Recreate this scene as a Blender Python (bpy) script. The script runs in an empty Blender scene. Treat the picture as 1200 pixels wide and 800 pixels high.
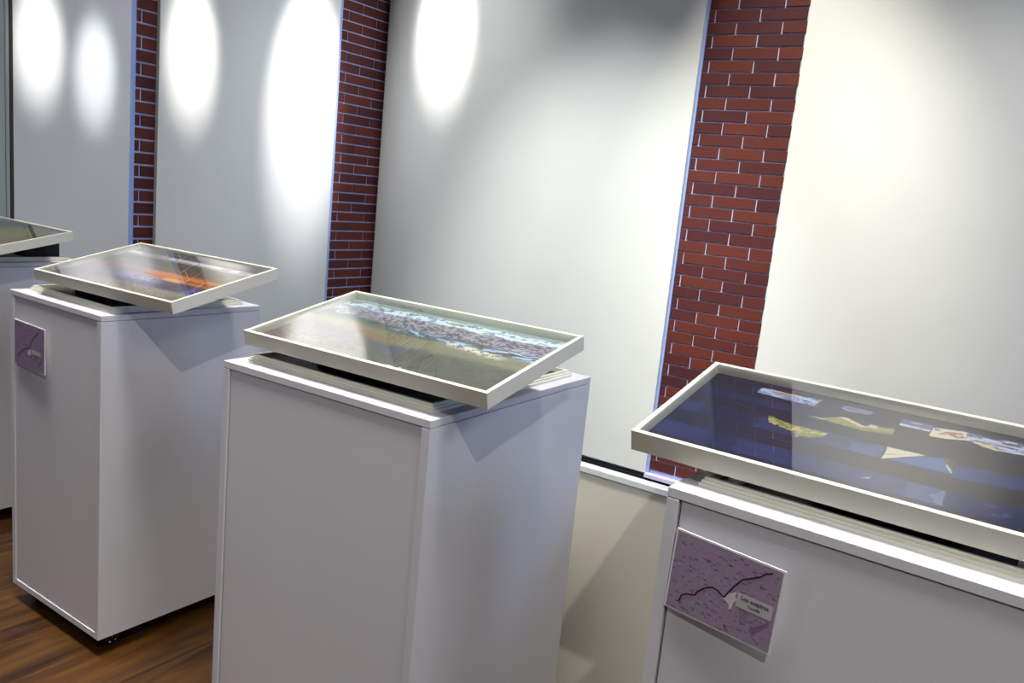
import bpy, bmesh, math, random
import numpy as np
from mathutils import Vector, Matrix
random.seed(7); rng = np.random.default_rng(7)
S = bpy.context.scene
COL = S.collection

# ------------------------------------------------------------------ camera
EYE = 1.36
F, YAW, PITCH, ROLL = 972.186, -0.570676, 0.176721, 0.0987183
cd = bpy.data.cameras.new('camera'); cam = bpy.data.objects.new('camera', cd); COL.objects.link(cam)
cd.sensor_fit = 'HORIZONTAL'; cd.sensor_width = 36.0; cd.lens = 36.0 * F / 1200.0; cd.clip_start = 0.05
fw = Vector((math.sin(YAW) * math.cos(PITCH), math.cos(YAW) * math.cos(PITCH), -math.sin(PITCH)))
rt = fw.cross(Vector((0, 0, 1))).normalized(); up = rt.cross(fw)
r2 = rt * math.cos(ROLL) + up * math.sin(ROLL); u2 = up * math.cos(ROLL) - rt * math.sin(ROLL)
M = Matrix((r2, u2, -fw)).transposed().to_4x4(); M.translation = Vector((0, 0, EYE)); cam.matrix_world = M
S.camera = cam

# ------------------------------------------------------------------ world, exposure
w = bpy.data.worlds.new('world'); S.world = w; w.use_nodes = True
w.node_tree.nodes['Background'].inputs[0].default_value = (0.6, 0.65, 0.8, 1)
w.node_tree.nodes['Background'].inputs[1].default_value = 0.0
S.view_settings.view_transform = 'Standard'; S.view_settings.look = 'None'
S.view_settings.gamma = 1.0; S.view_settings.use_curve_mapping = False
S.view_settings.exposure = 0.15

# ------------------------------------------------------------------ lights (ceiling spotlights, added fills and a window)
def spot(name, loc, aim, power, size, blend=1.0, radius=0.03, color=(1, .96, .9)):
    l = bpy.data.lights.new(name, 'SPOT'); l.energy = power; l.spot_size = math.radians(size); l.spot_blend = blend
    l.shadow_soft_size = radius; l.color = color
    o = bpy.data.objects.new(name, l); COL.objects.link(o); o.location = loc
    o.rotation_euler = (Vector(aim) - Vector(loc)).to_track_quat('-Z', 'Y').to_euler(); return o
def area(name, loc, aim, power, sx, sy, color=(1, 1, 1), spread=180):
    l = bpy.data.lights.new(name, 'AREA'); l.shape = 'RECTANGLE'; l.size = sx; l.size_y = sy; l.energy = power; l.color = color
    o = bpy.data.objects.new(name, l); COL.objects.link(o); o.location = loc
    l.spread = math.radians(spread); o.rotation_euler = (Vector(aim) - Vector(loc)).to_track_quat('-Z', 'Y').to_euler(); return o
# wall washers on the left wall (panel plane x = -4.10): a narrow beam and its wider spill from each lamp
LZ = 4.3
for (y, z, pn, sz, pw, sw, c) in ((2.10, 1.82, 1150, 6.2, 30, 34, (1, .99, .97)), (2.37, 1.74, 900, 5.6, 30, 34, (.93, .95, 1)),
                     (2.91, 1.94, 1200, 9, 85, 38, (1, .97, .9)), (3.75, 1.82, 1700, 16.5, 170, 38, (.97, .98, 1))):
    spot('wall_spot', (-2.95, y, LZ), (-4.1, y, z), pn * .85, sz, color=c)
    spot('wall_spot', (-2.95, y, LZ), (-4.1, y, z - .8), pw, sw, color=(.86, .91, 1))
spot('wall_spot', (-3.2, 3.45, LZ), (-4.1, 3.42, 3.2), 1700, 30, color=(.97, .98, 1))
# wall washers on the back wall (panel plane y = 4.437)
spot('wall_spot', (-3.60, 3.25, LZ), (-3.60, 4.44, 2.36), 950, 15, color=(1, .99, .93))
spot('wall_spot', (-3.45, 3.25, LZ), (-3.35, 4.44, 1.5), 170, 44, color=(.98, 1, .95))
spot('wall_spot', (-2.3, 2.0, LZ), (-2.3, 4.44, .35), 760, 42, color=(.96, 1, .97))
spot('wall_spot', (-1.3, 3.0, LZ), (-1.27, 4.44, 1.1), 540, 42, color=(1, .97, .82))
spot('wall_spot', (-0.6, 3.2, LZ), (-0.8, 4.44, 3.75), 130, 80, color=(1, .97, .88))
spot('wall_spot', (-0.3, 2.0, LZ), (-0.5, 4.44, .6), 460, 46, color=(1, .98, .92))
# key spot over the pedestals, with two added fills
spot('key_spot', (0.85, -0.9, 3.4), (-1.3, 1.3, .6), 118, 80, .6, .03, (1, .98, .92))
spot('side_fill', (1.7, .5, 3.1), (-1.6, 1.3, .5), 70, 80, .8, .4, (.92, .95, 1))  # unseen soft fill added to brighten the pedestals' right faces
spot('left_spot', (-2.9, -.3, 1.8), (-.3, 1.1, .8), 16, 60, .8, .03, (.93, .93, 1))
area('top_fill', (-1.5, .8, 4.4), (-1.5, .8, 0), 42, 3.6, .5, (1, .98, .92), 60)  # unseen overhead fill, added to brighten the pedestal tops
area('window_light', (2.9, 3.4, 1.7), (-1.5, 2.2, .7), 44, 1.0, 1.4, (.45, .6, 1))

# ------------------------------------------------------------------ helpers
def srgb(r, g, b):
    f = lambda c: c / 12.92 if c <= .04045 else ((c + .055) / 1.055) ** 2.4
    return (f(r / 255), f(g / 255), f(b / 255), 1)
def newmat(name):
    m = bpy.data.materials.new(name); m.use_nodes = True; return m, m.node_tree, m.node_tree.nodes['Principled BSDF']
def N(nt, t, **k):
    n = nt.nodes.new(t)
    for a, b in k.items(): setattr(n, a, b)
    return n
def plain(name, col, rough=.5, metal=0, bump=0, bscale=200, vary=.04, vscale=3):
    m, nt, b = newmat(name); b.inputs['Roughness'].default_value = rough; b.inputs['Metallic'].default_value = metal
    tc = N(nt, 'ShaderNodeTexCoord'); no = N(nt, 'ShaderNodeTexNoise'); no.inputs['Scale'].default_value = vscale
    nt.links.new(tc.outputs['Object'], no.inputs['Vector'])
    mx = N(nt, 'ShaderNodeMix', data_type='RGBA')
    mx.inputs['A'].default_value = [c * (1 - vary) for c in col[:3]] + [1]; mx.inputs['B'].default_value = [min(1, c * (1 + vary)) for c in col[:3]] + [1]
    nt.links.new(no.outputs['Fac'], mx.inputs['Factor']); nt.links.new(mx.outputs['Result'], b.inputs['Base Color'])
    if bump:
        n2 = N(nt, 'ShaderNodeTexNoise'); n2.inputs['Scale'].default_value = bscale; nt.links.new(tc.outputs['Object'], n2.inputs['Vector'])
        bp = N(nt, 'ShaderNodeBump'); bp.inputs['Strength'].default_value = bump; bp.inputs['Distance'].default_value = .001
        nt.links.new(n2.outputs['Fac'], bp.inputs['Height']); nt.links.new(bp.outputs['Normal'], b.inputs['Normal'])
    return m
WHITE = plain('panel_white', (.74, .745, .73), .6, bump=.2)
PLASTER = plain('plaster', (.30, .28, .27), .8, bump=.4)
PARAPET = plain('cream_board', (.80, .77, .66), .55)
CEIL = plain('ceiling_paint', (.25, .25, .25), .9)
MEL = plain('melamine', (.67, .67, .72), .38, bump=.04, bscale=400)
CREAM = plain('frame_paint', (.74, .73, .63), .42, bump=.1)
LEDGE = plain('ledge_paint', (.82, .88, .90), .35)
BLUE_LIT = plain('edge_strip', (.30, .42, .80), .5)  # pale blue holds the cool light falling on white trim
VIOLET = plain('sill_paint', (.62, .56, .80), .5)
BLACK = plain('black_foam', (.004, .004, .004), .9)
DARK = plain('black_paint', (.003, .003, .004), .7)
INNER_SHADE = plain('inner_shade_brown', (.035, .028, .022), .7)  # dark tone stands for shade inside the moulding
RUBBER = plain('caster_rubber', (.012, .012, .012), .4)
STEEL = plain('bolt_steel', (.6, .6, .6), .3, 1)
PAPER = plain('sign_paper', (.78, .76, .78), .6)
INK = plain('route_ink', (.012, .008, .015), .6)
RED = plain('pin_red', (.42, .01, .03), .6)
LABELBOX = plain('label_box_print', (.50, .45, .50), .6)
CITY = plain('city_print', (.62, .58, .62), .6, vary=.15, vscale=900)
GREY = plain('grey_board', (.30, .33, .32), .6)
GREENGREY = plain('door_grey_green', (.42, .47, .44), .45)
TIMBER = plain('door_timber', (.05, .022, .008), .5, vary=.3, vscale=40)
MORTAR = plain('mortar', (.50, .56, .86), .9, bump=.6, bscale=300, vary=.12, vscale=60)
# bricks: colour varies from brick to brick
BRICK, nt, b = newmat('brick_red'); b.inputs['Roughness'].default_value = .75
oi = N(nt, 'ShaderNodeObjectInfo'); cr = N(nt, 'ShaderNodeValToRGB'); nt.links.new(oi.outputs['Random'], cr.inputs['Fac'])
e = cr.color_ramp.elements; e[0].color = (.075, .007, .013, 1); e[1].color = (.16, .021, .010, 1)
e2 = cr.color_ramp.elements.new(.35); e2.color = (.11, .011, .011, 1)
e3 = cr.color_ramp.elements.new(.7); e3.color = (.14, .018, .009, 1)
tc = N(nt, 'ShaderNodeTexCoord'); no = N(nt, 'ShaderNodeTexNoise'); no.inputs['Scale'].default_value = 55; no.inputs['Detail'].default_value = 6
mp = N(nt, 'ShaderNodeMapping'); mp.inputs['Scale'].default_value = (1, 1, 3); nt.links.new(tc.outputs['Object'], mp.inputs['Vector']); nt.links.new(mp.outputs['Vector'], no.inputs['Vector'])
mx = N(nt, 'ShaderNodeMix', data_type='RGBA', blend_type='MULTIPLY'); mx.inputs['Factor'].default_value = .55
nt.links.new(cr.outputs['Color'], mx.inputs['A']); nt.links.new(no.outputs['Fac'], mx.inputs['B'])
hs = N(nt, 'ShaderNodeMix', data_type='RGBA'); hs.inputs['Factor'].default_value = .12; hs.inputs['B'].default_value = (.3, .1, .1, 1)
nt.links.new(mx.outputs['Result'], b.inputs['Base Color'])
bp = N(nt, 'ShaderNodeBump'); bp.inputs['Strength'].default_value = .6; bp.inputs['Distance'].default_value = .002; nt.links.new(no.outputs['Fac'], bp.inputs['Height']); nt.links.new(bp.outputs['Normal'], b.inputs['Normal'])
# wood planks
WOOD, nt, b = newmat('plank_wood'); b.inputs['Roughness'].default_value = .38
tc = N(nt, 'ShaderNodeTexCoord'); oi = N(nt, 'ShaderNodeObjectInfo')
ad = N(nt, 'ShaderNodeVectorMath', operation='ADD'); mu = N(nt, 'ShaderNodeMath', operation='MULTIPLY'); mu.inputs[1].default_value = 37
nt.links.new(oi.outputs['Random'], mu.inputs[0]); nt.links.new(tc.outputs['Object'], ad.inputs[0]); nt.links.new(mu.outputs[0], ad.inputs[1])
mp = N(nt, 'ShaderNodeMapping'); mp.inputs['Scale'].default_value = (16, 1.6, 1); nt.links.new(ad.outputs[0], mp.inputs['Vector'])
no = N(nt, 'ShaderNodeTexNoise'); no.inputs['Scale'].default_value = 1.6; no.inputs['Detail'].default_value = 8; no.inputs['Distortion'].default_value = 1.2; nt.links.new(mp.outputs['Vector'], no.inputs['Vector'])
cr = N(nt, 'ShaderNodeValToRGB'); e = cr.color_ramp.elements; e[0].position = .3; e[0].color = (.030, .009, .003, 1); e[1].position = .75; e[1].color = (.19, .08, .014, 1)
e2 = cr.color_ramp.elements.new(.5); e2.color = (.10, .038, .007, 1)
nt.links.new(no.outputs['Fac'], cr.inputs['Fac'])
hv = N(nt, 'ShaderNodeHueSaturation'); mr = N(nt, 'ShaderNodeMapRange'); mr.inputs['To Min'].default_value = .55; mr.inputs['To Max'].default_value = .85
nt.links.new(oi.outputs['Random'], mr.inputs['Value']); nt.links.new(mr.outputs['Result'], hv.inputs['Value']); nt.links.new(cr.outputs['Color'], hv.inputs['Color'])
nt.links.new(hv.outputs['Color'], b.inputs['Base Color'])
# picture glass: thin pane, clear with Fresnel reflection
GLASS = bpy.data.materials.new('picture_glass'); GLASS.use_nodes = True; nt = GLASS.node_tree; nt.nodes.clear()
out = N(nt, 'ShaderNodeOutputMaterial'); mi = N(nt, 'ShaderNodeMixShader'); tr = N(nt, 'ShaderNodeBsdfTransparent'); gl = N(nt, 'ShaderNodeBsdfGlossy'); gl.inputs['Roughness'].default_value = .0
fr = N(nt, 'ShaderNodeFresnel'); ge = N(nt, 'ShaderNodeNewGeometry'); mr = N(nt, 'ShaderNodeMapRange'); mr.inputs['To Min'].default_value = 1.5; mr.inputs['To Max'].default_value = 1 / 1.5
nt.links.new(ge.outputs['Backfacing'], mr.inputs['Value']); nt.links.new(mr.outputs['Result'], fr.inputs['IOR'])
nt.links.new(fr.outputs[0], mi.inputs[0]); nt.links.new(tr.outputs[0], mi.inputs[1]); nt.links.new(gl.outputs[0], mi.inputs[2]); nt.links.new(mi.outputs[0], out.inputs[0])
# printed matter: colour read from the print's own colour layer
PRINT, nt, b = newmat('photo_print'); b.inputs['Roughness'].default_value = .55
va = N(nt, 'ShaderNodeVertexColor', layer_name='print'); nt.links.new(va.outputs[0], b.inputs['Base Color'])

def link(name, me, mat, parent=None):
    o = bpy.data.objects.new(name, me); COL.objects.link(o)
    if mat and not me.materials: me.materials.append(mat)
    if parent: o.parent = parent
    return o
def boxes(bs, bevel=0):
    bm = bmesh.new()
    for (x0, y0, z0, x1, y1, z1) in bs:
        v = [bm.verts.new(p) for p in ((x0, y0, z0), (x1, y0, z0), (x1, y1, z0), (x0, y1, z0), (x0, y0, z1), (x1, y0, z1), (x1, y1, z1), (x0, y1, z1))]
        for f in ((0, 3, 2, 1), (4, 5, 6, 7), (0, 1, 5, 4), (1, 2, 6, 5), (2, 3, 7, 6), (3, 0, 4, 7)): bm.faces.new([v[i] for i in f])
    if bevel: bmesh.ops.bevel(bm, geom=bm.edges[:], offset=bevel, segments=1, affect='EDGES')
    me = bpy.data.meshes.new('mesh'); bm.to_mesh(me); bm.free(); return me
def box(name, a, mat, parent=None, bevel=0): return link(name, boxes([a], bevel), mat, parent)
def poly(verts, faces):
    me = bpy.data.meshes.new('mesh'); me.from_pydata([tuple(v) for v in verts], [], faces); me.update(); return me
def empty(name, loc, rot=(0, 0, 0)):
    o = bpy.data.objects.new(name, None); COL.objects.link(o); o.location = loc; o.rotation_euler = rot; o.empty_display_size = .1; return o
def tag(o, label, cat, group=None):
    o['label'] = label; o['category'] = cat
    if group: o['group'] = group
    return o
def struct(o): o['kind'] = 'structure'; return o

# ------------------------------------------------------------------ room shell
XA, YB = -4.127, 4.467          # brick planes (left wall, back wall)
LOW, TOP = -.30, 4.5
wl = struct(box('wall_left', (XA - .2, -3.2, LOW, XA - .006, YB + .2, TOP), MORTAR))
wb = struct(box('wall_back', (XA - .006, YB + .006, LOW, 3.2, YB + .2, TOP), MORTAR))
struct(box('wall_right', (3.0, -3.2, LOW, 3.2, YB + .006, TOP), PLASTER))
struct(box('wall_front', (XA - .006, -3.2, LOW, 3.0, -3.0, TOP), PLASTER))
struct(box('ceiling', (XA - .2, -3.2, TOP, 3.2, YB + .2, TOP + .1), CEIL))
fl = struct(box('floor', (XA - .006, -3.0, LOW, 3.0, 1.83, -.012), DARK))
struct(box('floor_lower', (XA - .006, 1.83, LOW - .1, 3.0, YB + .006, LOW), DARK))
# floor planks run along y
PW, PL = .19, 1.25
pm = {}
i = 0; x = XA
while x < 2.9:
    x1 = min(x + PW, 2.99); off = random.uniform(0, PL); y = -2.99 - off
    while y < 1.83:
        a, c = max(y, -2.99), min(y + PL, 1.828)
        if c - a > .05:
            o = box('plank', (-(x1 - x) / 2 + .0006, -(c - a) / 2 + .0006, -.012, (x1 - x) / 2 - .0006, (c - a) / 2 - .0006, 0), WOOD, fl)
            o.location = ((x + x1) / 2, (a + c) / 2, 0)
        y += PL
    x += PW; i += 1

# bricks, each an object, set proud of the mortar
def bricks(wall, axis, lo, hi, zref, pitch, j1, length, joint, ztop=4.49, zbot=-.19):
    """zref: a mortar line; the course under it has joints at j1 + k*length, alternate courses half a brick on"""
    cache = {}
    k0 = int((zref - ztop) / pitch) - 1
    for k in range(k0, 80):
        z1 = zref - k * pitch - joint / 2; z0 = z1 - pitch + joint
        if z1 > ztop or z0 < zbot: continue
        ph = j1 + (length / 2 if k % 2 else 0); n = math.floor((lo - ph) / length); a = ph + n * length
        while a < hi:
            s, e_ = max(a + joint / 2, lo), min(a + length - joint / 2, hi)
            if e_ - s > .012:
                L = round(e_ - s, 3)
                if L not in cache:
                    h = (pitch - joint) / 2
                    cache[L] = boxes([(-L / 2, -.012, -h, L / 2, .012, h)], .0012); cache[L].materials.append(BRICK)
                o = link('brick', cache[L], BRICK, wall)
                jit = random.uniform(-.0015, .0015)
                if axis == 'x': o.location = ((s + e_) / 2, YB + .012 + jit - .002, (z0 + z1) / 2)
                else:
                    o.location = (XA - .012 + jit + .002, (s + e_) / 2, (z0 + z1) / 2); o.rotation_euler = (0, 0, math.pi / 2)
                o.rotation_euler[1 if axis == 'x' else 1] += 0
            a += length
bricks(wb, 'x', -1.828, -1.262, EYE + .678, .065, -1.778, .2465, .0075)
bricks(wl, 'y', 4.01, YB - .001, EYE + 1.0582, .065, 4.092, .2607, .0095, zbot=0)
bricks(wl, 'y', 2.585, 2.735, EYE + .7332, .065, 2.633, .2607, .0105, zbot=0)

# white display panels and their edge strips, cool light painted on in pale blue
def panel(axis, a, b, label, strip, z0=-.19, z1=4.49, t=.03, sw=.040):
    if axis == 'y':
        e0 = empty('display_panel', (XA, a, z0)); o = box('board', (.004, 0, 0, t, b - a, z1 - z0), WHITE, e0)
        if strip: box('edge_strip', (.001, b - a, 0, .009, b - a + sw, z1 - z0), BLUE_LIT, e0)
    else:
        e0 = empty('display_panel', (a, YB, z0)); o = box('board', (0, -t, 0, b - a, -.004, z1 - z0), WHITE, e0)
        if strip: box('edge_strip', (b - a, -.009, 0, b - a + sw, -.001, z1 - z0), BLUE_LIT, e0)
    return tag(e0, label, 'panel')
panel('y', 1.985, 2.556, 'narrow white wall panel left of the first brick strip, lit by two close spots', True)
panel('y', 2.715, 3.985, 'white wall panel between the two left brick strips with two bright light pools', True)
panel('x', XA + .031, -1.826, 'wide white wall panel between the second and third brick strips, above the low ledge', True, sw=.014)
panel('x', -1.274, 1.2, 'white wall panel right of the widest brick strip, behind the rightmost picture', False)
# sill and black skirting under the brick and panels
struct(box('trim_1', (-1.825, YB - .045, -.212, -1.274, YB - .002, -.191), VIOLET))
struct(box('baseboard_back', (XA + .001, YB - .035, LOW, 3.0, YB - .001, -.213), DARK))
# door with brown timber edge at the far left
d = struct(box('door_1', (XA + .001, 1.10, 0, XA + .03, 1.968, 4.49), GREENGREY))
box('groove', (XA + .0301, 1.949, 0.01, XA + .034, 1.953, 4.48), GREY, d)
struct(box('trim_2', (XA + .001, 1.970, 0, XA + .034, 1.982, 4.49), TIMBER))
# low partition with a ledge behind the pedestals
struct(box('wall_parapet', (XA + .001, 1.802, 0.0, 3.0, 1.822, .688), PARAPET))
struct(box('trim_3', (XA + .001, 1.796, .6885, 3.0, 1.826, .7055), LEDGE, bevel=.002))

# ------------------------------------------------------------------ pedestals
PED = {1: (-3.5560, 1.185, -.009, -.410, .515, .542), 2: (-2.4730, 1.185, -.020, -.409, .477, .496),
       3: (-1.4070, 1.094, .004, -.3995, .554, .588), 4: (-.4124, 1.0961, -.053, -.3929, .515, .542)}
TS = .0146
def moulding(x0, y0, x1, y1, z):
    prof = [(0, 0), (0, .0055), (.003, .006), (.0035, .010), (.006, .0105), (.0065, .015), (.0125, .015), (.0125, .004), (.0125, 0)]
    vs, fs = [], []
    for (d_, h) in prof: vs += [(x0 + d_, y0 + d_, z + h), (x1 - d_, y0 + d_, z + h), (x1 - d_, y1 - d_, z + h), (x0 + d_, y1 - d_, z + h)]
    for k in range(len(prof) - 1):
        for j in range(4): a = k * 4 + j; b_ = k * 4 + (j + 1) % 4; fs.append((a, b_, b_ + 4, a + 4))
    return poly(vs, fs)
def make_caster(parent, x, y, gap):
    c = box('caster', (-.022, -.022, gap - .004, .022, .022, gap), RUBBER, parent); c.location = (x, y, 0)
    for sx in (-.014, .011): box('fork_arm', (sx, -.006, .018, sx + .003, .016, gap - .004), RUBBER, c)
    r = .021
    bm = bmesh.new(); bmesh.ops.create_cone(bm, cap_ends=True, segments=24, radius1=r, radius2=r, depth=.018, matrix=Matrix.Translation((0, 0, r)) @ Matrix.Rotation(math.pi / 2, 4, 'Y'))
    bmesh.ops.bevel(bm, geom=[e for e in bm.edges if len(e.link_faces) == 2 and abs(e.link_faces[0].normal.dot(e.link_faces[1].normal)) < .1], offset=.003, segments=2, affect='EDGES')
    me = bpy.data.meshes.new('mesh'); bm.to_mesh(me); bm.free(); link('wheel', me, RUBBER, c)
    for (dy, dz) in ((-.008, .014), (.008, .016), (-.002, .030)):
        bm = bmesh.new(); bmesh.ops.create_uvsphere(bm, u_segments=8, v_segments=5, radius=.0028, matrix=Matrix.Translation((.0145, dy, dz)))
        me = bpy.data.meshes.new('mesh'); bm.to_mesh(me); bm.free(); link('bolt', me, STEEL, c)
def pedestal(i, label):
    x, y, a, zt, W, D = PED[i]; zt += EYE; gap = zt - .9
    o = empty('pedestal', (x, y, 0), (0, 0, a)); tag(o, label, 'pedestal', 'white display pedestals on casters')
    e_ = .0012; st = .019; zb = zt - TS - e_
    box('top_board', (0, 0, zt - TS, W, D, zt), MEL, o, .0008)
    box('side_panel', (0, 0, gap, st, D, zb), MEL, o, .0006)
    box('side_panel', (W - st, 0, gap, W, D, zb), MEL, o, .0006)
    box('back_panel', (st + e_, D - st, gap + .0, W - st - e_, D, zb), MEL, o)
    box('bottom_board', (st + e_, 0, gap, W - st - e_, D - st - e_, gap + .018), MEL, o, .0006)
    box('front_panel', (st + .0035, .003, gap + .018 + .003, W - st - .0012, .021, zb), MEL, o, .0006)
    link('top_moulding', moulding(.028, .040, W - .028, D - .042, zt), CREAM, o)
    box('shade_board', (.043, .055, zt + .0002, W - .043, D - .057, zt + .006), INNER_SHADE, o)  # added board, its dark brown paints the shade under the picture
    if i == 4:
        box('inner_batten', (.060, .070, zt + .0062, .078, D - .07, zt + .013), CREAM, o); box('inner_batten', (W - .085, .070, zt + .0062, W - .068, D - .07, zt + .013), CREAM, o)
    for cx in (.045, W - .045):
        for cy in (.060, D - .060): make_caster(o, cx, cy, gap)
    # small black screw cap in the top front left corner
    bm = bmesh.new(); bmesh.ops.create_cone(bm, cap_ends=True, segments=12, radius1=.0035, radius2=.003, depth=.001, matrix=Matrix.Translation((.012, .066, zt + .0006)))
    me = bpy.data.meshes.new('mesh'); bm.to_mesh(me); bm.free()
    if i == 3: link('screw_cap', me, RUBBER, o)
    return o
pedestal(1, 'white wheeled pedestal cut off by the left edge, farthest of the four')
pedestal(2, 'white wheeled pedestal with a small map sign, under the orange and brown beach picture')
pedestal(3, 'large central white pedestal with no sign, under the foaming surf picture')
pedestal(4, 'white pedestal at right carrying the Los suspiros map sign, under the dark blue picture')

# ------------------------------------------------------------------ prints (colour grids)
def vnoise(u, v, seed, oct=4):
    r = np.random.default_rng(seed); tot = np.zeros_like(u); amp = 1; s = 0
    for o in range(oct):
        g = r.random((257, 257)); x = (u * 2 ** o) % 256; y = (v * 2 ** o) % 256
        xi = np.floor(x).astype(int); yi = np.floor(y).astype(int); fx = x - xi; fy = y - yi; fx = fx * fx * (3 - 2 * fx); fy = fy * fy * (3 - 2 * fy)
        tot += amp * ((g[yi, xi] * (1 - fx) + g[yi, xi + 1] * fx) * (1 - fy) + (g[yi + 1, xi] * (1 - fx) + g[yi + 1, xi + 1] * fx) * fy); s += amp; amp *= .55
    return tot / s
def C(r, g, b): return np.array(srgb(r, g, b)[:3])
def lay(img, mask, col):
    m = np.clip(mask, 0, 1)[..., None]; return img * (1 - m) + np.asarray(col) * m
def ss(a, b, x): t = np.clip((x - a) / (b - a), 0, 1); return t * t * (3 - 2 * t)
def band(v, lo, hi, e=.02): return ss(lo - e, lo + e, v) * (1 - ss(hi - e, hi + e, v))
def pin(u, v, pts):
    ins = np.zeros(u.shape, bool); n = len(pts)
    for k in range(n):
        x1, y1 = pts[k]; x2, y2 = pts[(k + 1) % n]
        if y1 == y2: continue
        c = ((y1 > v) != (y2 > v)) & (u < (x2 - x1) * (v - y1) / (y2 - y1) + x1); ins ^= c
    return ins.astype(float)
def surf(u, v):      # picture 3: waves breaking on a shore
    n = vnoise(u * 14, v * 14, 1); nf = vnoise(u * 90, v * 70, 2); w_ = (vnoise(u * 6, v * 2, 3) - .5)
    vv = v + w_ * .10 + (n - .5) * .06; st = vnoise(u * 22, vv * 60, 4)
    img = np.ones(u.shape + (3,)) * C(104, 112, 104)
    img = lay(img, band(vv, -1, .40, .05) * .9, C(86, 92, 86)); img = lay(img, band(vv, -1, .4, .04) * (nf > .53) * .5, C(120, 116, 100))
    img = lay(img, ss(.45, .7, st) * band(vv, .0, .42) * .5, C(64, 70, 66))
    img = lay(img, band(vv, .40, .58, .03), C(128, 130, 108)); img = lay(img, band(vv, .40, .58, .03) * (1 - ss(.3, .6, u)) * .8, C(126, 112, 84))
    img = lay(img, band(v + w_ * .2, .30, .42, .03) * (1 - ss(.45, .7, u)) * .8, C(75, 88, 105))
    img = lay(img, band(vv, .58, .70, .02), C(84, 98, 88)); img = lay(img, band(vv, .63, .67, .01) * (st > .45) * .7, C(52, 66, 58))
    img = lay(img, band(vv, .70, .88, .015), C(116, 114, 124)); img = lay(img, band(vv, .69, .88, .02) * (nf > .52), C(164, 162, 172)); img = lay(img, band(vv, .69, .88, .02) * (nf < .42) * .8, C(84, 76, 96))
    img = lay(img, band(vv, .86, .985, .015) * ss(.38, .5, st + .15 * nf), C(215, 238, 246)); img = lay(img, band(vv, .86, .97) * (vnoise(u * 40, v * 30, 6) > .6), C(120, 140, 175))
    img = lay(img, band(vv, .955, 1.2, .01), C(150, 170, 165)); img = lay(img, band(vv, .955, 1.2, .01) * (nf > .6) * .6, C(110, 125, 130))
    f2 = np.exp(-(((v - (.62 + w_ * .1)) / .03) ** 2)) * ss(.3, .45, u); img = lay(img, f2 * ss(.42, .55, st), C(165, 195, 240))
    f3 = np.exp(-(((v - (.60 - .22 * (u - .6))) / .035) ** 2)) * band(u, .62, .86, .03); img = lay(img, f3 * (nf > .46), C(225, 225, 215))
    f4 = np.exp(-(((v - (.66)) / .05) ** 2)) * ss(.75, .85, u); img = lay(img, f4 * ss(.45, .55, st), C(185, 200, 235))
    f5 = band(v + (n - .5) * .1, .02, .09, .015) * band(u, .35, .8, .05); img = lay(img, f5 * (nf > .50), C(228, 226, 222))
    img = lay(img, band(v, .05, .5, .05) * (1 - ss(.35, .5, u)) * (nf > .5) * .8, C(110, 80, 52)); img = lay(img, band(v, .05, .3, .05) * (1 - ss(.35, .6, u)) * (nf < .42) * .8, C(48, 34, 40))
    return img
def beach(u, v):     # picture 2
    n = vnoise(u * 10, v * 10, 11); nf = vnoise(u * 80, v * 80, 12); st = vnoise(u * 14, v * 60, 13)
    img = np.ones(u.shape + (3,)) * C(96, 80, 62)
    img = lay(img, band(v, .60, .80, .01), C(112, 88, 64)); img = lay(img, band(v + (n - .5) * .06, .70, .80, .012) * (nf > .45), C(96, 92, 58)); img = lay(img, band(v, .70, .79, .02) * (nf < .40), C(50, 46, 34))
    img = lay(img, band(v + (n - .5) * .05, .80, .88, .012), C(70, 72, 66)); img = lay(img, band(v, .84, 1.1, .01), C(150, 146, 136)); img = lay(img, band(v, .88, .93, .01) * ((vnoise(u * 5, v * 0, 14)) > .5), C(214, 214, 226))
    img = lay(img, band(v, .93, 1.1, .01), C(112, 110, 116)); img = lay(img, band(v, .955, .975, .004), C(60, 62, 80))
    ov = v - .0 * u; img = lay(img, band(ov, .515, .595, .012), C(196, 124, 54)); img = lay(img, band(ov, .44, .49, .01), C(186, 116, 56)); img = lay(img, band(ov, .49, .515, .006), C(120, 62, 24))
    img = lay(img, band(ov, .50, .58, .02) * band(u, .45, .62, .03), C(206, 112, 34)); img = lay(img, band(u, .60, .72, .02) * band(v, .42, .5, .02), C(236, 162, 50))
    img = lay(img, band(v, .24, .43, .012), C(66, 62, 98)); img = lay(img, band(v, .2, .43, .015) * (st > .55) * .7, C(94, 98, 150)); img = lay(img, band(v, .26, .42, .02) * band(u, .66, .84, .03), C(62, 30, 52))
    img = lay(img, (1 - ss(.23, .27, v)), C(112, 102, 58)); img = lay(img, (1 - ss(.23, .27, v)) * (nf > .55) * .8, C(160, 150, 165)); img = lay(img, (1 - ss(.16, .2, v)) * ss(.8, .9, u), C(84, 74, 30))
    img = lay(img, (1 - ss(.3, .5, u)) * band(v, .2, .7, .1) * .8, C(120, 116, 126)); img = lay(img, (1 - ss(.2, .5, u)) * (1 - ss(.2, .45, v)) * .6, C(60, 66, 84))
    img = lay(img, band(v, .34, .44, .03) * band(u, .3, .6, .05) * (nf > .46), C(160, 150, 190))
    return img
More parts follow.
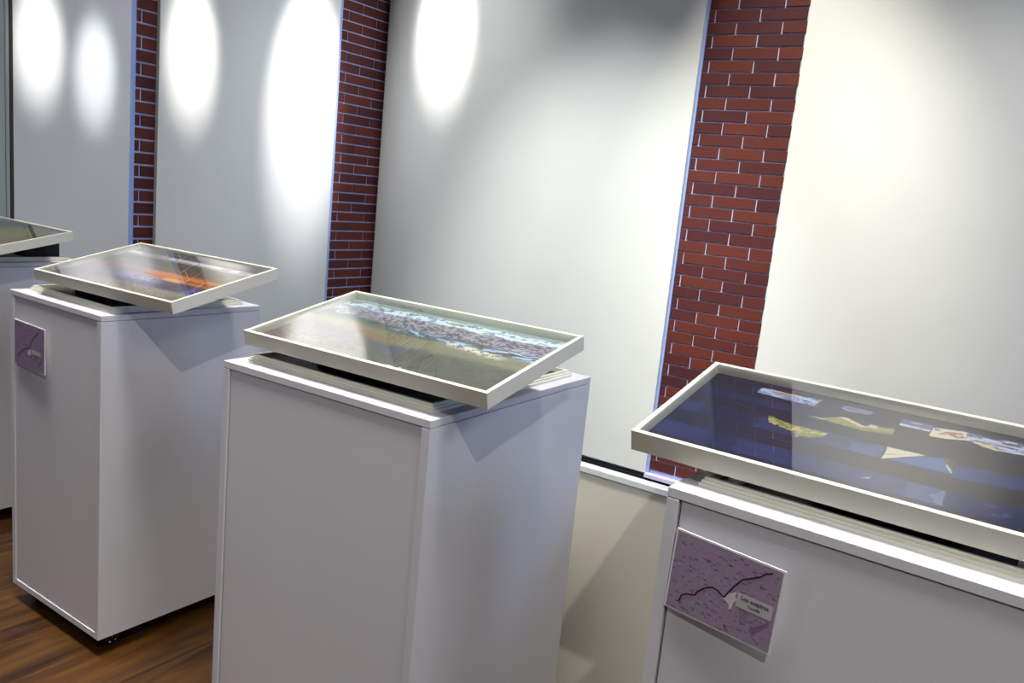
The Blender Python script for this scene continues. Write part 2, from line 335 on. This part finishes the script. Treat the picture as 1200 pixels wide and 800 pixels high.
def collage(u, v):   # picture 4: dark sheet with a grid of sea photos, some whole, some torn by the grid
    nf = vnoise(u * 90, v * 60, 21); n = vnoise(u * 12, v * 12, 22); st = vnoise(u * 30, v * 130, 23)
    img = np.ones(u.shape + (3,)) * C(24, 27, 62)
    tu = np.floor((u - .0585) / .0769); sh = (np.sin(tu * 12.99 + 4) * 43758.5) % 1
    seaA = lambda m, c, k=1: lay(img, m * k, c)
    dark = C(36, 30, 34)
    img = lay(img, ss(.45, .5, u), C(30, 29, 48)); 
    for (lo, hi) in ((.585, .70), (.29, .43), (.79, .84)): img = lay(img, band(v, lo, hi, .004) * ss(.3, .55, u), dark)
    img = lay(img, band(v, .435, .57, .004) * (1 - band(u, .29, .40, .01)), C(26, 34, 84) * (.8 + 0)); img = lay(img, band(v, .435, .57, .004) * (sh > .5)[...] * .6, C(42, 62, 120))
    img = lay(img, band(v, .13, .285, .004), C(24, 30, 84)); img = lay(img, band(v, .13, .285, .004) * (sh > .45) * .55, C(44, 60, 116)); img = lay(img, (1 - ss(.12, .14, v)), C(22, 24, 60))
    img = lay(img, (v > .70) * (v < .79) * (u < .5) * .5, C(30, 44, 100)); img = lay(img, pin(u, v, [(.452, .435), (.52, .435), (.522, .57), (.45, .53)]) * .9, C(62, 84, 134))
    # foam strips along the top
    img = lay(img, pin(u, v + (n - .5) * .02, [(.145, .86), (.305, .845), (.315, .93), (.22, .93), (.15, .93)]) * (st > .36), C(188, 210, 245)); img = lay(img, band(u, .19, .25, .01) * band(v, .87, .925, .01) * (nf > .5), C(196, 160, 130)); img = lay(img, band(u, .22, .31, .01) * band(v, .84, .88, .01) * (st > .45), C(110, 150, 220))
    img = lay(img, pin(u, v, [(.37, .87), (.445, .87), (.45, .925), (.375, .93)]) * (st > .5), C(138, 158, 200))
    img = lay(img, pin(u, v, [(.522, .845), (.594, .845), (.594, .925), (.52, .925)]), C(84, 104, 158)); img = lay(img, pin(u, v, [(.522, .842), (.594, .842), (.594, .86), (.522, .865)]) * (st > .3), C(205, 215, 240)); img = lay(img, band(u, .545, .57, .004) * band(v, .895, .91, .004), C(190, 180, 150))
    img = lay(img, pin(u, v, [(.596, .79), (.632, .80), (.677, .835), (.67, .93), (.595, .90)]), C(226, 222, 206)); img = lay(img, pin(u, v + (n - .5) * .03, [(.612, .835), (.625, .88), (.66, .91), (.672, .86), (.655, .835), (.64, .85)]) * (nf > .4), C(166, 108, 78)); img = lay(img, pin(u, v, [(.596, .79), (.64, .803), (.61, .82), (.597, .82)]), C(236, 214, 160)); img = lay(img, pin(u, v, [(.60, .87), (.62, .88), (.60, .9)]), C(90, 120, 160))
    img = lay(img, pin(u, v, [(.674, .83), (.75, .80), (1, .84), (1, .93), (.67, .925)]), C(104, 112, 158)); img = lay(img, pin(u, v, [(.674, .83), (.75, .80), (1, .84), (1, .93), (.67, .925)]) * (st > .52), C(214, 220, 246)); img = lay(img, pin(u, v, [(.674, .83), (.75, .80), (1, .84), (1, .93), (.67, .925)]) * (st < .4), C(46, 54, 92))
    img = lay(img, pin(u, v + (nf - .5) * .02, [(.68, .843), (.745, .836), (.747, .79), (.72, .80)]), C(218, 208, 160)); img = lay(img, pin(u, v, [(.73, .83), (.745, .836), (.747, .80)]), C(140, 136, 84))
    # green headlands
    g = C(140, 146, 84)
    img = lay(img, pin(u, v + (nf - .5) * .03, [(.225, .60), (.30, .56), (.385, .56), (.38, .50), (.325, .445), (.31, .49), (.24, .53)]), g * .9); img = lay(img, pin(u, v + (nf - .5) * .03, [(.225, .60), (.30, .56), (.385, .56), (.38, .50), (.325, .445), (.31, .49), (.24, .53)]) * (nf > .55), C(196, 186, 110))
    img = lay(img, pin(u, v + (nf - .5) * .012, [(.338, .702), (.375, .765), (.40, .79), (.45, .735), (.518, .787), (.521, .706), (.451, .68)]), g); img = lay(img, pin(u, v + (nf - .5) * .012, [(.375, .765), (.40, .79), (.45, .735), (.47, .755), (.445, .715), (.40, .762)]), C(226, 206, 170)); img = lay(img, band(u, .46, .48, .004) * band(v, .735, .77, .01), C(226, 190, 180)); img = lay(img, pin(u, v, [(.34, .702), (.46, .683), (.52, .706), (.52, .73), (.43, .70)]) * (nf > .42), C(104, 116, 62)); img = lay(img, pin(u, v, [(.313, .71), (.35, .70), (.36, .72)]), C(190, 190, 200))
    # white sail-like corner and the blue tile with an olive bush
    img = lay(img, pin(u, v, [(.548, .448), (.62, .446), (.68, .451), (.659, .593), (.60, .55)]), C(56, 92, 152)); img = lay(img, pin(u, v, [(.648, .571), (.673, .572), (.676, .47), (.66, .53)]), C(78, 84, 40)); img = lay(img, pin(u, v, [(.655, .53), (.662, .53), (.677, .47), (.675, .45)]), C(180, 190, 190))
    img = lay(img, pin(u, v, [(.527, .566), (.528, .430), (.612, .574)]), C(216, 210, 190)); img = lay(img, pin(u, v, [(.5275, .49), (.528, .475), (.57, .53), (.61, .57)]), C(170, 165, 150))
    img = lay(img, pin(u, v, [(.676, .542), (.75, .563), (.752, .44), (.68, .417)]), C(40, 58, 118)); img = lay(img, pin(u, v, [(.754, .563), (.83, .575), (.83, .45), (.754, .44)]), C(34, 48, 106))
    img = lay(img, pin(u, v, [(.606, .274), (.681, .276), (.685, .14), (.608, .14)]), C(62, 76, 128)); img = lay(img, pin(u, v, [(.606, .274), (.681, .276), (.685, .14), (.608, .14)]) * (vnoise(u * 25, v * 12, 31) > .58), C(108, 116, 150))
    img = lay(img, pin(u, v, [(.512, .20), (.53, .235), (.527, .205)]), C(150, 160, 190)); img = lay(img, band(v, .17, .26, .02) * ss(.75, .77, u) * (vnoise(u * 30, v * 14, 33) > .56), C(70, 80, 130))
    img = lay(img, band(u, .06, .16, .03) * band(v, .04, .12, .02) * (n > .5) * .4, C(110, 120, 160))
    for k in range(0, 13):
        ue = .0585 + .0769 * k; img = lay(img, (np.abs(u - ue) < .0012) * .25, C(12, 12, 30))
    return img * .62
def meadow(u, v):    # picture 1
    n = vnoise(u * 9, v * 9, 41); nf = vnoise(u * 50, v * 50, 42); x = u + (n - .5) * .08
    img = np.ones(u.shape + (3,)) * C(104, 108, 70)
    img = lay(img, ss(.9, .94, v), C(104, 104, 100)); img = lay(img, band(v, .60, .92, .03) * (1 - ss(.6, .7, x)), C(128, 134, 70)); img = lay(img, (1 - ss(.55, .62, v + (n - .5) * .1)) * (x < .95), C(142, 96, 66))
    img = lay(img, (1 - ss(.5, .6, v)) * (1 - ss(.74, .79, x)), C(40, 66, 130)); img = lay(img, band(x, .66, .74, .02) * band(v, .5, .92, .03), C(160, 120, 62)); img = lay(img, band(x - (.8 - v) * .3, .735, .80, .015) * band(v, .42, .93, .02), C(122, 88, 20)); img = lay(img, band(x - (.8 - v) * .3, .77, .79, .006) * band(v, .42, .93, .02), C(60, 34, 10))
    img = lay(img, ss(.84, .88, x) * band(v, .5, .95, .03), C(92, 88, 100)); img = lay(img, (1 - ss(.35, .45, x)) * .8, C(70, 90, 96)); img = img * (.85 + .3 * nf)[..., None]
    return img
def citymap(seed, tint):
    def f(u, v):
        n = vnoise(u * 7, v * 7, seed); nf = vnoise(u * 60, v * 30, seed + 1)
        img = np.ones(u.shape + (3,)) * C(*tint); img = lay(img, ss(.45, .7, n) * .35, C(130, 140, 150)); img = lay(img, ss(.55, .35, n) * .3, C(150, 122, 158))
        rd = np.abs(vnoise(u * 18, v * 18, seed + 2) - .5) < .012; img = lay(img, rd * .6, C(182, 165, 180)); img = lay(img, (np.abs(vnoise(u * 30, v * 30, seed + 5) - .5) < .015) * .4, C(180, 160, 180))
        r = np.random.default_rng(seed)
        for k in range(190):
            cu, cv = r.random(), r.random(); L = r.uniform(.010, .028)
            m = (np.abs(u - cu) < L) * (np.abs(v - cv + (u - cu) * .05) < .006) * (nf > .40); img = lay(img, m * .75, C(70, 56, 78))
        img = lay(img, pin(u, v + (n - .5) * .2, [(.68, .40), (.78, .36), (.76, .20), (.70, .22)]) * .4, C(100, 84, 108)); img = lay(img, pin(u, v + (n - .5) * .1, [(.80, .16), (.95, .34), (.96, .31), (.84, .08)]) * .6, C(92, 78, 102))
        return img
    return f
def print_mesh(w_, h_, nx, ny, fn, thick=.0006):
    us = (np.arange(nx) + .5) / nx; vs = (np.arange(ny) + .5) / ny; U, V = np.meshgrid(us, vs); img = np.clip(fn(U, V), 0, 1)
    gx, gy = np.meshgrid(np.linspace(0, w_, nx + 1), np.linspace(0, h_, ny + 1)); nv = (nx + 1) * (ny + 1)
    co = np.stack([gx.ravel(), gy.ravel(), np.zeros(nv)], 1)
    ii = (np.arange(ny)[:, None] * (nx + 1) + np.arange(nx)[None, :]).ravel(); fc = np.stack([ii, ii + 1, ii + nx + 2, ii + nx + 1], 1)
    me = bpy.data.meshes.new('print_grid'); me.vertices.add(nv); me.vertices.foreach_set('co', co.ravel()); nf = len(fc)
    me.loops.add(nf * 4); me.loops.foreach_set('vertex_index', fc.ravel().astype(np.int32)); me.polygons.add(nf); me.polygons.foreach_set('loop_start', np.arange(0, nf * 4, 4, dtype=np.int32)); me.update(calc_edges=True)
    ca = me.color_attributes.new('print', 'FLOAT_COLOR', 'CORNER'); cc = np.concatenate([img.reshape(-1, 3), np.ones((nf, 1))], 1); ca.data.foreach_set('color', np.repeat(cc, 4, axis=0).astype(np.float32).ravel())
    me.materials.append(PRINT); return me

# ------------------------------------------------------------------ framed pictures
FR = {1: (-3.4718, 1.2737, -.3463, -.0424, .2085, .6182, .3281, .0305), 2: (-2.3766, 1.2010, -.3387, .0131, .2264, .6194, .3352, .0310),
      3: (-1.3728, 1.1140, -.3318, .0011, .2113, .6182, .3282, .0305), 4: (-.4938, 1.1255, -.3339, -.0397, .2354, .6182, .3127, .0326)}
def frame_axes(i):
    x, y, z, yaw, tilt, W, D, t = FR[i]
    u = Vector((math.cos(yaw), math.sin(yaw), 0)); v0 = Vector((-math.sin(yaw), math.cos(yaw), 0)); v = v0 * math.cos(tilt) + Vector((0, 0, math.sin(tilt)))
    return Vector((x, y, z + EYE)), u, v, u.cross(v)
def picture(i, fn, label, nx=460, ny=250):
    x, y, z, yaw, tilt, W, D, t = FR[i]; P, u, v, n = frame_axes(i); P0 = P - n * t
    o = empty('framed_picture', P0, (tilt, 0, yaw)); tag(o, label, 'picture', 'framed pictures lying tilted on the pedestals')
    b_ = .0085; c = .0004
    def rail(pts):   # mitred rail: outer edge p0-p1, inner edge p2-p3
        vs = [(a, b2, 0) for a, b2 in pts] + [(a, b2, t) for a, b2 in pts]
        me = poly(vs, [(3, 2, 1, 0), (4, 5, 6, 7), (0, 1, 5, 4), (1, 2, 6, 5), (2, 3, 7, 6), (3, 0, 4, 7)])
        bm = bmesh.new(); bm.from_mesh(me); bmesh.ops.recalc_face_normals(bm, faces=bm.faces[:]); bmesh.ops.bevel(bm, geom=bm.edges[:], offset=.0004, segments=1, affect='EDGES'); bm.to_mesh(me); bm.free(); return me
    link('rail', rail([(0, 0), (W, 0), (W - b_, b_), (b_, b_)]), CREAM, o)
    link('rail', rail([(W, 0), (W, D), (W - b_, D - b_), (W - b_, b_)]), CREAM, o)
    link('rail', rail([(W, D), (0, D), (b_, D - b_), (W - b_, D - b_)]), CREAM, o)
    link('rail', rail([(0, D), (0, 0), (b_, b_), (b_, D - b_)]), CREAM, o)
    zp = t - .017
    box('backing_board', (b_ + c, b_ + c, .002, W - b_ - c, D - b_ - c, zp - .001), BLACK, o)
    pr = link('print', print_mesh(W - 2 * b_ - 2 * c, D - 2 * b_ - 2 * c, nx, ny, fn), PRINT, o); pr.location = (b_ + c, b_ + c, zp)
    box('glass_pane', (b_ + c, b_ + c, t - .0045, W - b_ - c, D - b_ - c, t - .0025), GLASS, o)
    return o
picture(1, meadow, 'white framed green and ochre picture on a black block, cut by the left edge')
picture(2, beach, 'white framed picture of a brown shore with bright orange stripes')
picture(3, surf, 'white framed picture of foaming surf over rocks on the central pedestal')
picture(4, collage, 'white framed dark blue collage of small sea photos on the right pedestal')

# ------------------------------------------------------------------ black props under the pictures
def prop(i, x0, x1, y0, y1, zb, label):
    if i != 1: zb = .0062
    px, py, a, zt, W, D = PED[i]; zt += EYE; ca, sa = math.cos(a), math.sin(a); P, u, v, n = frame_axes(i); P0 = P - n * (FR[i][7] + .0003)
    vs = []
    for top in (0, 1):
        for (lx, ly) in ((x0, y0), (x1, y0), (x1, y1), (x0, y1)):
            wx, wy = px + ca * lx - sa * ly, py + sa * lx + ca * ly
            z = zt + zb if not top else P0.z - ((wx - P0.x) * n.x + (wy - P0.y) * n.y) / n.z
            vs.append((wx, wy, z))
    base = Vector(vs[0]); o = link('prop_block', poly([Vector(q) - base for q in vs], [(3, 2, 1, 0), (4, 5, 6, 7), (0, 1, 5, 4), (1, 2, 6, 5), (2, 3, 7, 6), (3, 0, 4, 7)]), BLACK); o.location = base
    return tag(o, label, 'block', 'black blocks propping up the pictures')
prop(1, .40, .4785, .344, .466, .0152, 'black foam block in plain view under the leftmost picture')
prop(2, .16, .32, .10, .30, .0003, 'black wedge hidden under the orange striped picture')
prop(3, .17, .37, .10, .31, .0003, 'black wedge hidden under the surf picture on the central pedestal')
prop(4, .17, .37, .11, .30, .0003, 'black wedge hidden under the dark blue picture at right')

# ------------------------------------------------------------------ map signs on the pedestals' front faces
def ribbon(pts, wd, z=0):
    vs, fs = [], []
    for k, (a, b2) in enumerate(pts):
        p = Vector(pts[max(k - 1, 0)]); q = Vector(pts[min(k + 1, len(pts) - 1)]); d_ = (q - p).normalized(); nn = Vector((-d_.y, d_.x)) * wd / 2
        vs += [(a - nn.x, b2 - nn.y, z), (a + nn.x, b2 + nn.y, z)]
        if k: j = 2 * k; fs.append((j - 2, j, j + 1, j - 1))
    return poly(vs, fs)
def text_mesh(s, size, loc, parent):
    cu = bpy.data.curves.new('text', 'FONT'); cu.body = s; cu.size = size; cu.align_x = 'CENTER'; cu.offset = size * .02
    t = bpy.data.objects.new('tmp', cu); COL.objects.link(t); bpy.context.view_layer.update()
    me = bpy.data.meshes.new_from_object(t.evaluated_get(bpy.context.evaluated_depsgraph_get())); bpy.data.objects.remove(t); me.materials.clear()
    o = link('lettering', me, INK, parent); o.location = loc; return o
def sign(i, lx, lz, rot, route, seed, tint, label, lettering, boxr, city, standoff=(.002, .012), pinp=None, W=.160, H=.122):
    px, py, a, zt, PWd, D = PED[i]; zt += EYE; ca, sa = math.cos(a), math.sin(a)
    lo, hi = standoff; hinge = math.atan2(hi - lo, W)
    # sign plane: local x along the face, local y up, local z outwards; right side stands off more than the left
    wx, wy = px + ca * lx + sa * lo, py + sa * lx - ca * lo
    o = empty('map_sign', (0, 0, 0)); X = Vector((ca, sa, 0)); Y = Vector((0, 0, 1)); Z = Vector((sa, -ca, 0))
    R = Matrix((X, Y, Z)).transposed() @ Matrix.Rotation(-hinge, 3, 'Y') @ Matrix.Rotation(rot, 3, 'Z')
    m = R.to_4x4(); m.translation = Vector((wx, wy, zt + lz)) - R @ Vector((0, H, 0)); o.matrix_world = m
    tag(o, label, 'sign', 'map signs on the pedestal fronts')
    box('board', (0, 0, 0, W, H, .0025), PAPER, o, .0003)
    mg = .0028; pr = link('map_print', print_mesh(W - 2 * mg, H - 2 * mg, 300, 225, citymap(seed, tint)), PRINT, o); pr.location = (mg, mg, .0028)
    f = lambda q: (q[0] * W, q[1] * H)
    link('city_patch', poly([(f(q)[0], f(q)[1], .0030) for q in city], [tuple(range(len(city)))]), CITY, o)
    link('route_line', ribbon([f(q) for q in route], .0023, .0034), INK, o)
    link('label_box', poly([(boxr[0] * W, boxr[1] * H, .0031), (boxr[2] * W, boxr[1] * H, .0031), (boxr[2] * W, boxr[3] * H, .0031), (boxr[0] * W, boxr[3] * H, .0031)], [(0, 1, 2, 3)]), LABELBOX, o)
    for (s, size, cx, cy) in lettering: text_mesh(s, size, (cx * W, cy * H, .0034), o)
    if pinp:
        cx, cy = f(pinp); r = .0023; ring = [(cx + r * math.cos(t_), cy + .0035 + r * math.sin(t_)) for t_ in [k * math.pi / 7 for k in range(15)]]
        pm_ = link('location_pin', ribbon(ring, .0009, .0037), RED, o); link('pin_tip', ribbon([(cx, cy + .0012), (cx, cy - .0022)], .0012, .0037), RED, pm_)
    return o
sign(4, .0243, -.054, -.035, [(.134, .138), (.151, .221), (.19, .265), (.244, .285), (.274, .300), (.286, .345), (.344, .425), (.38, .455), (.416, .480), (.47, .47), (.53, .425), (.56, .50), (.599, .595), (.664, .720), (.73, .77), (.808, .835), (.839, .885), (.898, .925)],
     50, (150, 128, 154), 'map sign reading Los suspiros with a dark route line, on the right pedestal', [('Los suspiros', .0080, .800, .488), ('Tocanilla', .0050, .800, .425)],
     (.643, .385, .957, .560), [(.51, .405), (.545, .43), (.557, .49), (.60, .52), (.632, .55), (.625, .49), (.643, .456), (.622, .41), (.61, .33), (.59, .30), (.585, .36), (.56, .385)], pinp=(.241, .299), W=.163, H=.122)
sign(2, .0326, -.079, 0, [(.10, .177), (.20, .28), (.30, .369), (.40, .45), (.48, .43), (.53, .50), (.60, .66), (.70, .78), (.82, .90)], 60, (138, 112, 146),
     'small purple map sign at the upper left of the pedestal beside the left edge', [], (.58, .36, .88, .46), [(.45, .36), (.50, .44), (.56, .43), (.55, .34), (.50, .28)], standoff=(.002, .010), W=.187, H=.128)
